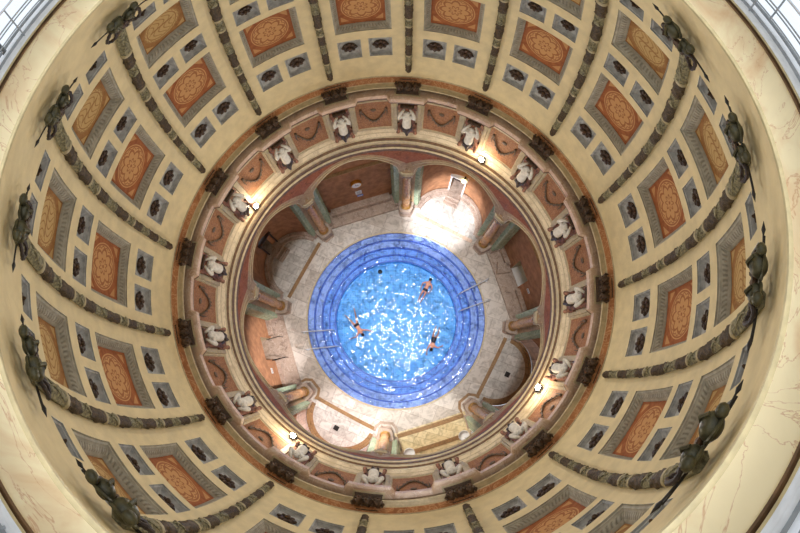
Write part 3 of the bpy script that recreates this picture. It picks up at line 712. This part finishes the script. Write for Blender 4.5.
# ------------------------------------------------------------------ floors and pool
def octa(p, n=8): return [Vector((p/cos(rad(22.5))*cos(rad(85+45*k)), p/cos(rad(22.5))*sin(rad(85+45*k)), 0)) for k in range(8)]
def deck():
    m = MB(); n = 128; inner = [Vector((5.86*cos(rad(85)+2*pi*k/n), 5.86*sin(rad(85)+2*pi*k/n), 0)) for k in range(n)]
    outer = []
    for k in range(n):
        a = (360*k/n) % 45-22.5; r = 7.6/cos(rad(a)); t = rad(85+360*k/n); outer.append(Vector((r*cos(t), r*sin(t), 0)))
    m.loops([inner, outer], True); return m
struct('floor', deck(), ['deck_tile'], False)
fi = 2
for name, az in BAYS.items():
    M = bayM(az); m = MB()
    if name in APSE:
        n = 32; m.add([M @ Vector((7.05, s, .004)) for s in (-2.1, 2.1)]+[M @ Vector((7.45+2.45*sin(pi*i/n), 2.4*cos(pi*i/n), .004)) for i in range(n+1)], [tuple(range(n+3))])
        struct('floor_'+name, m, ['apse_floor'], False)
        m = MB()
        if name in ('southeast', 'southwest'):
            m.loops([[M @ Vector((7.45+r*cos(-pi/2+pi*i/n), r*sin(-pi/2+pi*i/n), z)) for i in range(n+1)] for r, z in ((1.98, .008), (2.26, .008), (2.26, .16), (2.4, .16))], False, mi=0); mats = ['brown_marble']
        else:
            m.loops([[M @ Vector((7.45+r*cos(-pi/2+pi*i/n), r*sin(-pi/2+pi*i/n), z)) for i in range(n+1)] for r, z in ((2.02, .0), (2.02, .22), (2.2, .24), (2.2, .5), (2.41, .52))], False, mi=0); mats = ['grey_stone']
        struct('trim_%d' % (20+fi), m, mats, False)
        m = MB(); m.box((7.05, 0, .006), (.26, 4.3, .012), M); struct('trim_%d' % (30+fi), m, ['pink_marble' if name == 'northeast' else 'brown_marble'], False)
    elif name == 'south':
        m.box((9.1, 0, -.02), (3.9, 4.8, .05), M); struct('floor_'+name, m, ['slab_cream'], False)
        m = MB(); m.box((7.40, 0, .015), (.30, 4.5, .03), M); struct('trim_30', m, ['brown_marble'], False)
        m = MB(); m.box((8.75, 0, .018), (.30, 4.5, .036), M); struct('trim_31', m, ['brown_marble'], False)
    else:
        m.box((8.0, 0, .09), (1.6, 4.8, .18), M); m.box((9.0, {'east': .15, 'west': -.35}.get(name, 0), .09), (1.3, 1.5, .2), M)
        struct('floor_'+name, m, ['grey_stone'], False)
        m = MB(); m.box((8.16, 0, .39), (.5, 4.2, .44), M) if name == 'north' else [m.box((8.25, s, .36), (.3, l, .38), M) for s, l in (((-1.5, 1.7), (1.7, 1.3)) if name == 'east' else ((-1.8, 1.1), (1.4, 1.9)))]
        struct('baseboard_'+name, m, ['grey_stone'], False)
    fi += 1
# brown borders round the pedestals
for i, az in enumerate((220, 265, 310)):
    M = bayM(az); m = MB(); a = [(6.74, -.42), (6.74, .42), (7.12, .74), (7.5, .80)]; b = [(6.93, -.34), (6.93, .34), (7.2, .58), (7.5, .66)]
    pa = [(7.5, -.80), (7.12, -.74)]+a; pb = [(7.5, -.66), (7.2, -.58)]+b
    m.loops([[M @ Vector((x, y, .014)) for x, y in pa], [M @ Vector((x, y, .014)) for x, y in pb]], False)
    struct('trim_%d' % (50+i), m, ['brown_marble' if az in (220, 310) else 'grey_stone'], False)
def basin():
    m = MB(); n = 128
    prof = [(5.92, .03), (5.84, .035), (5.82, -.02)]
    ring('trim_60', [(5.95, .0), (5.93, .035), (5.84, .035), (5.83, -.1)], ['molding_cream'])
    st = [(5.83, 0), (5.83, -.22)]; mi = [0]; cols = [0, 0, 1, 1, 2]
    for i, (rr, z) in enumerate([(5.38, -.22), (4.90, -.42), (4.44, -.62), (4.05, -.82)]):
        zn = z-.2 if i < 3 else -1.3
        st += [(rr+.09, z), (rr, z), (rr, z-.05), (rr, zn)]; mi += [cols[i], 3, 3, cols[i+1]]
    st += [(.01, -1.35)]; mi += [2]
    ring('floor_pool', st, ['pool_rim', 'pool_mid', 'pool_tile', 'pool_nosing'], mis=mi)
basin()
def watersurf():
    m = MB(); m.lathe([(r, 0) for r in [.01]+[5.82*i/60 for i in range(1, 61)]], (0, 0, 0), 160)
    for i, (x, y, z) in enumerate(m.v):
        h = .010*sin(3.1*x+1.7*y)+.010*sin(-2.3*x+3.9*y+1)+.008*sin(5.1*x-4.2*y+2)+.006*sin(7.3*y+2.1*x)+.005*sin(8.9*x+5.7*y+.5)
        m.v[i] = (x, y, -.09+h)
    o = link('pool_water', m.mesh('pool_water', ['water'])); tag(o, 'clear rippled blue water filling the round pool', 'water', None, True)
watersurf()

# ------------------------------------------------------------------ pool fittings
def handrail(A, B, label):
    A, B = Vector(A), Vector(B); d = (B-A).normalized(); P = link('pool_handrail', None, None, (A.x, A.y, 0)); P.empty_display_size = .2; o = P.location
    m = MB(); m.tube([A-d*.05+Vector((0, 0, 0)), A-d*.05+Vector((0, 0, .75)), A+d*.05+Vector((0, 0, .86)), A.lerp(B, .5)+Vector((0, 0, .62)), B-d*.08+Vector((0, 0, .3)), B+Vector((0, 0, .2)), B+Vector((0, 0, -.78))], .036, 8)
    link('rail', m.mesh('rail', ['steel'], True, o), P)
    for t, z0 in ((.33, -.2), (.66, -.6)):
        c = A.lerp(B, t); m = MB(); m.tube([c+Vector((0, 0, z0)), c+Vector((0, 0, .86-.52*t+.02))], .02, 8); link('post', m.mesh('post', ['steel'], True, o), P)
    m = MB(); m.lathe([(.001, .03), (.07, .03), (.07, 0)], A-d*.05, 16); link('flange', m.mesh('flange', ['steel'], True, o), P)
    tag(P, label, 'handrail', 'pool handrails')
handrail((5.98, 2.48, 0), (4.1, 1.62, 0), 'upper steel handrail of the pair at the right edge of the pool')
handrail((6.02, 1.12, 0), (4.18, .52, 0), 'lower steel handrail of the pair at the right edge of the pool')
handrail((-6.0, -.99, 0), (-4.1, -.75, 0), 'upper steel handrail of the pair at the left edge of the pool')
handrail((-5.7, -2.1, 0), (-3.8, -1.8, 0), 'lower steel handrail of the pair at the left edge of the pool')
m = MB(); m.lathe([(.001, .03), (.16, .03), (.2, .0)], (0, 0, 0), 20)
tag(link('pool_drain', m.mesh('pool_drain', ['dark_metal']), None, (-1.14, 3.45, -1.33)), 'small dark drain cover on the pool floor, upper left of the swimmers', 'drain')

# swimmers
def rotz(v, a): return Vector((v[0]*cos(a)-v[1]*sin(a), v[0]*sin(a)+v[1]*cos(a), v[2]))
def swimmer(loc, ang, pose, label):
    """local: x towards the head, y to the swimmer's left, z up; pose gives joint positions"""
    V = []; E = []; R = []
    def v(p, r): V.append(p); R.append(r); return len(V)-1
    def chain(start, pts):
        prev = start
        for p, r in pts:
            i = v(p, r); E.append((prev, i)); prev = i
        return prev
    pel = v((0, 0, 0), (.13, .10)); wa = v((.18, 0, .01), (.115, .09)); ch = v((.42, 0, .03), (.15, .10)); nk = v((.56, 0, .05), .06); h1 = v((.63, 0, .07), .085); h2 = v((.74, 0, .09), .085)
    E += [(pel, wa), (wa, ch), (ch, nk), (nk, h1), (h1, h2)]
    for sg, side in ((1, 'L'), (-1, 'R')):
        el, ha = pose['arm'+side]; kn, an, to = pose['leg'+side]
        chain(ch, [((.46, .17*sg, .03), .062), (el, .045), (ha, .03)])
        chain(pel, [((-.08, .10*sg, 0), .085), (kn, .06), (an, .038), (to, .03)])
        fi_ = Vector(ha); d = (Vector(ha)-Vector(el)).normalized(); s = Vector((-d.y, d.x, 0))
        hidx = len(V)-5
        i = [k for k, q in enumerate(V) if q == ha][0]
        for k in range(4):
            o = (k-1.5)*.022; chain(i, [(tuple(fi_+d*.06+s*o), .011), (tuple(fi_+d*(.13+.012*(1.5-abs(k-1.5)))+s*o*1.5), .008)])
        chain(i, [(tuple(fi_+d*.02+s*.045*sg*-1), .011), (tuple(fi_+d*.06+s*.075*sg*-1), .009)])
    me = skin_mesh('body', V, E, R, 'skin', 2)
    root = link('person', None, None, loc); root.rotation_euler = (0, 0, ang); root.empty_display_size = .2
    link('body', me, root)
    m = MB(); m.ball((.72, 0, .125), (.125, .108, .105), None, 14, 0, lambda t, a: 1+.04*sin(9*a)); link('hair', m.mesh('hair', ['hair']), root)
    for sg in (1, -1): m = MB(); m.ball((.72, sg*.10, .06), (.03, .015, .035), None, 8); link('ear', m.mesh('ear', ['skin']), root)
    m = MB(); m.ball((.835, 0, .03), (.02, .016, .026), None, 8); link('nose', m.mesh('nose', ['skin']), root)
    m = MB(); m.loops([[Vector((x, ry*cos(a), rz*sin(a))) for a in [2*pi*k/20 for k in range(20)]] for x, ry, rz in pose['suit']], True, (1, 1)); link('swimwear', m.mesh('swimwear', ['swimwear']), root)
    tag(root, label, 'person', None)
breast = dict(armL=((.62, .42, .03), (.86, .62, .02)), armR=((.60, -.42, .02), (.5, -.78, 0)), legL=((-.5, .26, -.02), (-.92, .42, -.03), (-1.1, .48, -.04)), legR=((-.5, -.16, -.02), (-.9, -.24, -.04), (-1.06, -.30, -.05)), suit=[(-.13, .165, .115), (-.04, .185, .13), (.05, .17, .118)])
def ang2(a, b): return atan2(b[1]-a[1], b[0]-a[0])
swimmer((-2.55, -.42, -.13), ang2((-2.9, .2), (-2.06, -1.04)), breast, 'swimmer at left of the pool gliding with arms and legs spread wide')
glide = dict(armL=((.30, .36, -.02), (-.05, .30, -.06)), armR=((.30, -.36, -.02), (-.05, -.28, -.06)), legL=((-.42, .12, -.05), (-.84, .09, -.08), (-1.0, .09, -.08)), legR=((-.42, -.12, -.05), (-.84, -.08, -.08), (-1.0, -.08, -.08)), suit=[(-.13, .16, .11), (-.04, .18, .125), (.05, .165, .115)])
swimmer((1.93, 1.98, -.10), ang2((1.65, 1.4), (2.23, 2.52)), glide, 'pink shouldered swimmer at upper right of the pool, arms curved back beside the body')
tread = dict(armL=((.50, .40, .0), (.34, .60, -.05)), armR=((.78, -.26, .0), (1.02, -.22, -.03)), legL=((-.38, .20, -.12), (-.72, .18, -.22), (-.86, .2, -.26)), legR=((-.40, -.10, -.14), (-.78, -.06, -.24), (-.92, -.04, -.28)), suit=[(-.13, .16, .11), (-.04, .18, .125), (.3, .13, .1)])
swimmer((2.45, -1.28, -.12), ang2((2.5, -1.0), (2.25, -1.95)), tread, 'dark haired swimmer below and right of the bright reflection in the pool')

# ------------------------------------------------------------------ bay furniture
M = bayM(107.5)
P = Proto('wall_clock', (8.30, 0, 3.35))
m = MB(); Mx = Matrix.Translation((8.40, 0, 3.35)) @ Matrix.Rotation(-pi/2, 4, 'Y')
m.lathe([(.001, .0), (.34, .0), (.36, .06), (.36, .2), (.33, .24), (.30, .22)], (0, 0, 0), 32, M=Mx); P.part('case', m, ['brass'])
m = MB(); m.lathe([(.001, .215), (.31, .215)], (0, 0, 0), 32, M=Mx); P.part('dial', m, ['white_enamel'])
m = MB(); m.box((8.175, .05, 3.42), (.01, .03, .2)); m.box((8.175, -.06, 3.35), (.01, .16, .025)); P.part('hands', m, ['black'], False)
P.place(107.2, 'round wall clock with white dial and brass case above two notices', 'clock')
P = Proto('notice', (8.37, 0, 1.95)); m = MB(); m.box((8.37, 0, 1.95), (.03, .42, .46)); P.part('sheet', m, ['white_enamel'], False)
m = MB(); 
for k in range(4): m.box((8.35, 0, 2.08-.09*k), (.01, .28-.05*(k % 2), .025))
P.part('print', m, ['window_grey'], False); P.place(107.0, 'white square notice on the ochre wall under the clock', 'sign')
P = Proto('notice', (8.37, 0, 1.45)); m = MB(); m.box((8.37, 0, 1.45), (.03, .40, .22)); P.part('sheet', m, ['sign_blue'], False)
m = MB(); m.box((8.35, 0, 1.45), (.01, .26, .06)); P.part('print', m, ['white_enamel'], False); P.place(106.6, 'small blue notice directly under the white square one', 'sign')
for az, z, lb in ((9.9, 1.9, 'small white notice beside the open doorway at right'), (205.0, 1.75, 'small white notice on the salmon wall at lower left')):
    r = 8.37/cos(rad((az-17.5) if az < 90 else (az-197.5))); P = Proto('notice', (r, 0, z)); m = MB(); 
    Mz = Matrix.Translation((r, 0, z)) @ Matrix.Rotation(rad(17.5-az if az < 90 else 197.5-az), 4, 'Z'); m.box((0, 0, 0), (.03, .34, .26), Mz); P.part('sheet', m, ['white_enamel'], False)
    m = MB(); m.box((-.018, .08, 0), (.01, .1, .14), Mz); m.box((-.018, -.07, 0), (.01, .1, .14), Mz); P.part('print', m, ['window_grey'], False); P.place(az, lb, 'sign')
# doorways
def door(name, az, R, w, h, num, leaf, lab=None):
    P = link('door_%d' % num, None, None, cyl(az, 0, R)); P['kind'] = 'structure'; P.rotation_euler = (0, 0, rad(az)); P.empty_display_size = .2
    m = MB(); 
    for s in (-w/2-.05, w/2+.05): m.box((-.02, s, h/2), (.5, .1, h))
    m.box((-.02, 0, h+.06), (.5, w+.3, .12)); link('door_frame', m.mesh('door_frame', [lab or 'white_enamel'], False), P)
    m = MB(); 
    m.box((.75, 0, h/2), (.06, w, h)); m.box((.71, 0, h*.72), (.04, w*.6, h*.36)); m.box((.71, 0, h*.28), (.04, w*.6, h*.36)); link('door_leaf', m.mesh('door_leaf', [leaf], False), P)
    m = MB(); 
    for s in (-w/2, w/2): m.box((.4, s, h/2), (.7, .04, h))
    m.box((.4, 0, h), (.7, w, .04)); m.box((.3, 0, .26), (1.1, w, .52)); link('reveal', m.mesh('reveal', ['grey_stone'], False), P)
    return P
door('ne', 64.8, 9.86, .9, 2.5, 1, 'dark_wood')
door('nw', 151.0, 9.92, .95, 2.2, 2, 'black', 'dark_wood')
P = Proto('stone_steps', (9.35, 0, 0)); m = MB()
m.box((9.45, 0, .26), (.6, .95, .5)); m.box((9.1, 0, .15), (.35, 1.0, .3)); m.box((8.85, 0, .07), (.3, 1.05, .14)); P.part('treads', m, ['grey_stone'], False)
P.place(64.8, 'stone steps running down from the lit doorway at upper right', 'steps')
P.place(151.0, 'shadowed stone steps below the dark doorway at upper left', 'steps')
# wall lamp over the NE door
P = Proto('wall_lamp', (9.6, 0, 2.72)); m = MB(); m.box((9.75, 0, 2.75), (.3, .1, .1)); P.part('bracket', m, ['dark_metal'], False)
m = MB(); m.lathe([(.001, -.12), (.12, -.1), (.17, 0), (.1, .06), (.001, .07)], (9.52, 0, 2.75), 18); P.part('lamp_shade', m, ['lamp_warm'], True, 'yellow glowing globe')
P.place(62.8, 'small glowing yellow lamp above the lit doorway', 'lamp')
# shower spouts and floor drains
for az, nm in ((332.5, 'right'), (242.0, 'left')):
    P = Proto('floor_drain', (8.25, 0, .01)); m = MB(); m.box((8.25, 0, .018), (.34, .34, .02)); m.lathe([(.15, .03), (.1, .036), (.001, .03)], (8.25, 0, 0), 16); P.part('grate', m, ['dark_metal'], False)
    P.place(az, 'dark square floor drain in the lower %s shower niche' % nm, 'drain')
    P = Proto('shower_spout', (9.6, 0, 2.15)); m = MB(); m.tube([(9.9, 0, 2.2), (9.5, 0, 2.25), (9.2, 0, 2.15)], .03, 8); P.part('pipe', m, ['steel'])
    m = MB(); m.lathe([(.03, .1), (.11, .03), (.12, 0), (.001, 0)], (9.18, 0, 2.05), 18); P.part('shower_head', m, ['steel'])
    m = MB(); m.lathe([(.001, 0), (.07, .0), (.07, .05), (.03, .08), (.001, .08)], (0, 0, 0), 16, M=Matrix.Translation((9.86, 0, 1.2)) @ Matrix.Rotation(-pi/2, 4, 'Y')); P.part('tap', m, ['steel'])
    P.place(az, 'chrome shower spout on the wall of the lower %s niche' % nm, 'shower')
# white basins in the bottom bay
for s, lb in ((-1.8, 'white basin at the bottom left of the cream slab floor'), (1.8, 'white basin at the right end of the second brown strip')):
    M = bayM(287.5); c = M @ Vector((8.55, s, 0)); P = link('basin', None, None, c); P.rotation_euler = (0, 0, rad(287.5)); P.empty_display_size = .2
    m = MB(); m.lathe([(.14, 0), (.12, .3), (.1, .5), (.16, .6), (.3, .7), (.36, .78), (.36, .82), (.32, .82), (.26, .74), (.10, .68), (.001, .67)], (0, 0, 0), 24); link('bowl', m.mesh('bowl', ['white_enamel']), P)
    m = MB(); m.tube([(.3, 0, .8), (.3, 0, .98), (.16, 0, 1.0), (.12, 0, .94)], .022, 8)
    for q in (-.1, .1): m.tube([(.3, q, .82), (.3, q, .9)], .03, 8)
    link('tap', m.mesh('tap', ['dark_metal']), P)
    tag(P, lb, 'basin', None)
# white side panels of the bottom bay
for sg, lb in ((-1, 'left'), (1, 'right')):
    P = Proto('marble_screen', (8.3, sg*2.25, 0)); m = MB(); m.box((9.25, sg*2.28, .75), (1.88, .12, 1.5)); P.part('slab', m, ['band_marble'], False)
    m = MB(); m.box((9.25, sg*2.28, 1.53), (1.9, .2, .07)); P.part('coping', m, ['white_enamel'], False)
    P.place(287.5, 'pale marble screen on the %s side of the bottom bay' % lb, 'screen')
# rails at the west doorway and the bench
for s, lb in ((-.98, 'upper dark handrail of the two beside the left doorway'), (.42, 'lower dark handrail of the two beside the left doorway')):
    M = bayM(197.5); P = link('step_handrail', None, None, M @ Vector((8.0, s, 0))); P.rotation_euler = (0, 0, rad(197.5)); P.empty_display_size = .2
    m = MB(); m.tube([(-.5, 0, .95), (-.3, 0, 1.0), (.45, 0, 1.05)], .03, 8); link('rail', m.mesh('rail', ['dark_metal']), P)
    for x in (-.45, .4): m = MB(); m.tube([(x, 0, .15), (x, 0, 1.0)], .022, 8); link('post', m.mesh('post', ['dark_metal']), P)
    tag(P, lb, 'handrail', 'handrails at the left doorway')
M = bayM(17.5); m = MB(); m.prism([(7.25, .75), (8.2, .55), (8.3, 1.1), (7.6, 1.5)], .18, .55); P = Proto('stone_bench', (7.8, .9, .18)); P.part('slab', m, ['grey_stone'], False)
P.place(17.5, 'grey veined stone seat beside the open doorway at right', 'seat')
m = MB(); m.box((9.0, .15, .21), (1.1, 1.3, .03)); P = Proto('doorway_mat', (9.0, .15, .2)); P.part('mat', m, ['white_enamel'], False); P.place(17.5, 'white floor mat in the open doorway at right', 'mat')

# ------------------------------------------------------------------ floodlights on the ledge
def flood(az, tgt, power, col, label, angle=70, glow='lamp_glow'):
    P = Proto('floodlight', (6.5, 0, 10.5))
    m = MB(); m.box((6.62, 0, 10.50), (.14, .3, .05)); m.tube([(6.6, -.14, 10.5), (6.56, -.14, 10.72)], .015, 6); m.tube([(6.6, .14, 10.5), (6.56, .14, 10.72)], .015, 6); P.part('bracket', m, ['dark_metal'], False)
    m = MB(); m.lathe([(.001, 0), (.09, .0), (.12, -.1), (.13, -.22), (.115, -.22), (.10, -.12)], (0, 0, 0), 18, M=Matrix.Translation((6.58, 0, 10.78)) @ Matrix.Rotation(rad(35), 4, 'Y')); P.part('housing', m, ['black'])
    m = MB(); m.ball((6.42, 0, 10.86), (.09, .11, .09), None, 12); P.part('bulb', m, [glow], True, 'glowing lamp')
    P.place(az, label, 'floodlight', 'floodlights on the ledge')
    l = bpy.data.lights.new('floodlight_beam', 'SPOT'); l.energy = power; l.color = col; l.spot_size = rad(angle); l.spot_blend = .75; l.shadow_soft_size = .08
    o = bpy.data.objects.new('floodlight_beam', l); COL.objects.link(o); o.location = cyl(az, 10.55, 6.28); o.rotation_euler = (Vector(tgt)-o.location).to_track_quat('-Z', 'Y').to_euler()
    l = bpy.data.lights.new('dome_fill', 'SPOT'); l.energy = 720; l.color = (1, .96, .88); l.spot_size = rad(140); l.spot_blend = .6; l.shadow_soft_size = .3  # added fill spot without a visible source, brightens the opposite dome
    o = bpy.data.objects.new('dome_fill', l); COL.objects.link(o); o.location = cyl(az, 10.9, 6.1); o.rotation_euler = (Vector(cyl(az+180, 16, 6))-o.location).to_track_quat('-Z', 'Y').to_euler()
    l = bpy.data.lights.new('floodlight_spill', 'POINT'); l.energy = 45; l.color = (1, .72, .42); l.shadow_soft_size = .06
    o = bpy.data.objects.new('floodlight_spill', l); COL.objects.link(o); o.location = cyl(az, 10.9, 6.26)
flood(148.5, (2.2, -8.6, 0), 12000, (1, .95, .88), 'floodlight glowing on the ledge at upper left', 30)
flood(56.0, (-4.1, -8.3, .8), 22000, (1, .92, .94), 'floodlight beside the dark bracket at upper right of the ledge', 25)
flood(236.7, (3.6, 7.9, 0), 36000, (.93, .93, 1), 'brightest floodlight, flaring at lower left of the ledge', 20)
flood(325.5, (-8.6, -2.5, 1.2), 16000, (1, .92, .92), 'floodlight glowing at lower right of the ledge', 22)
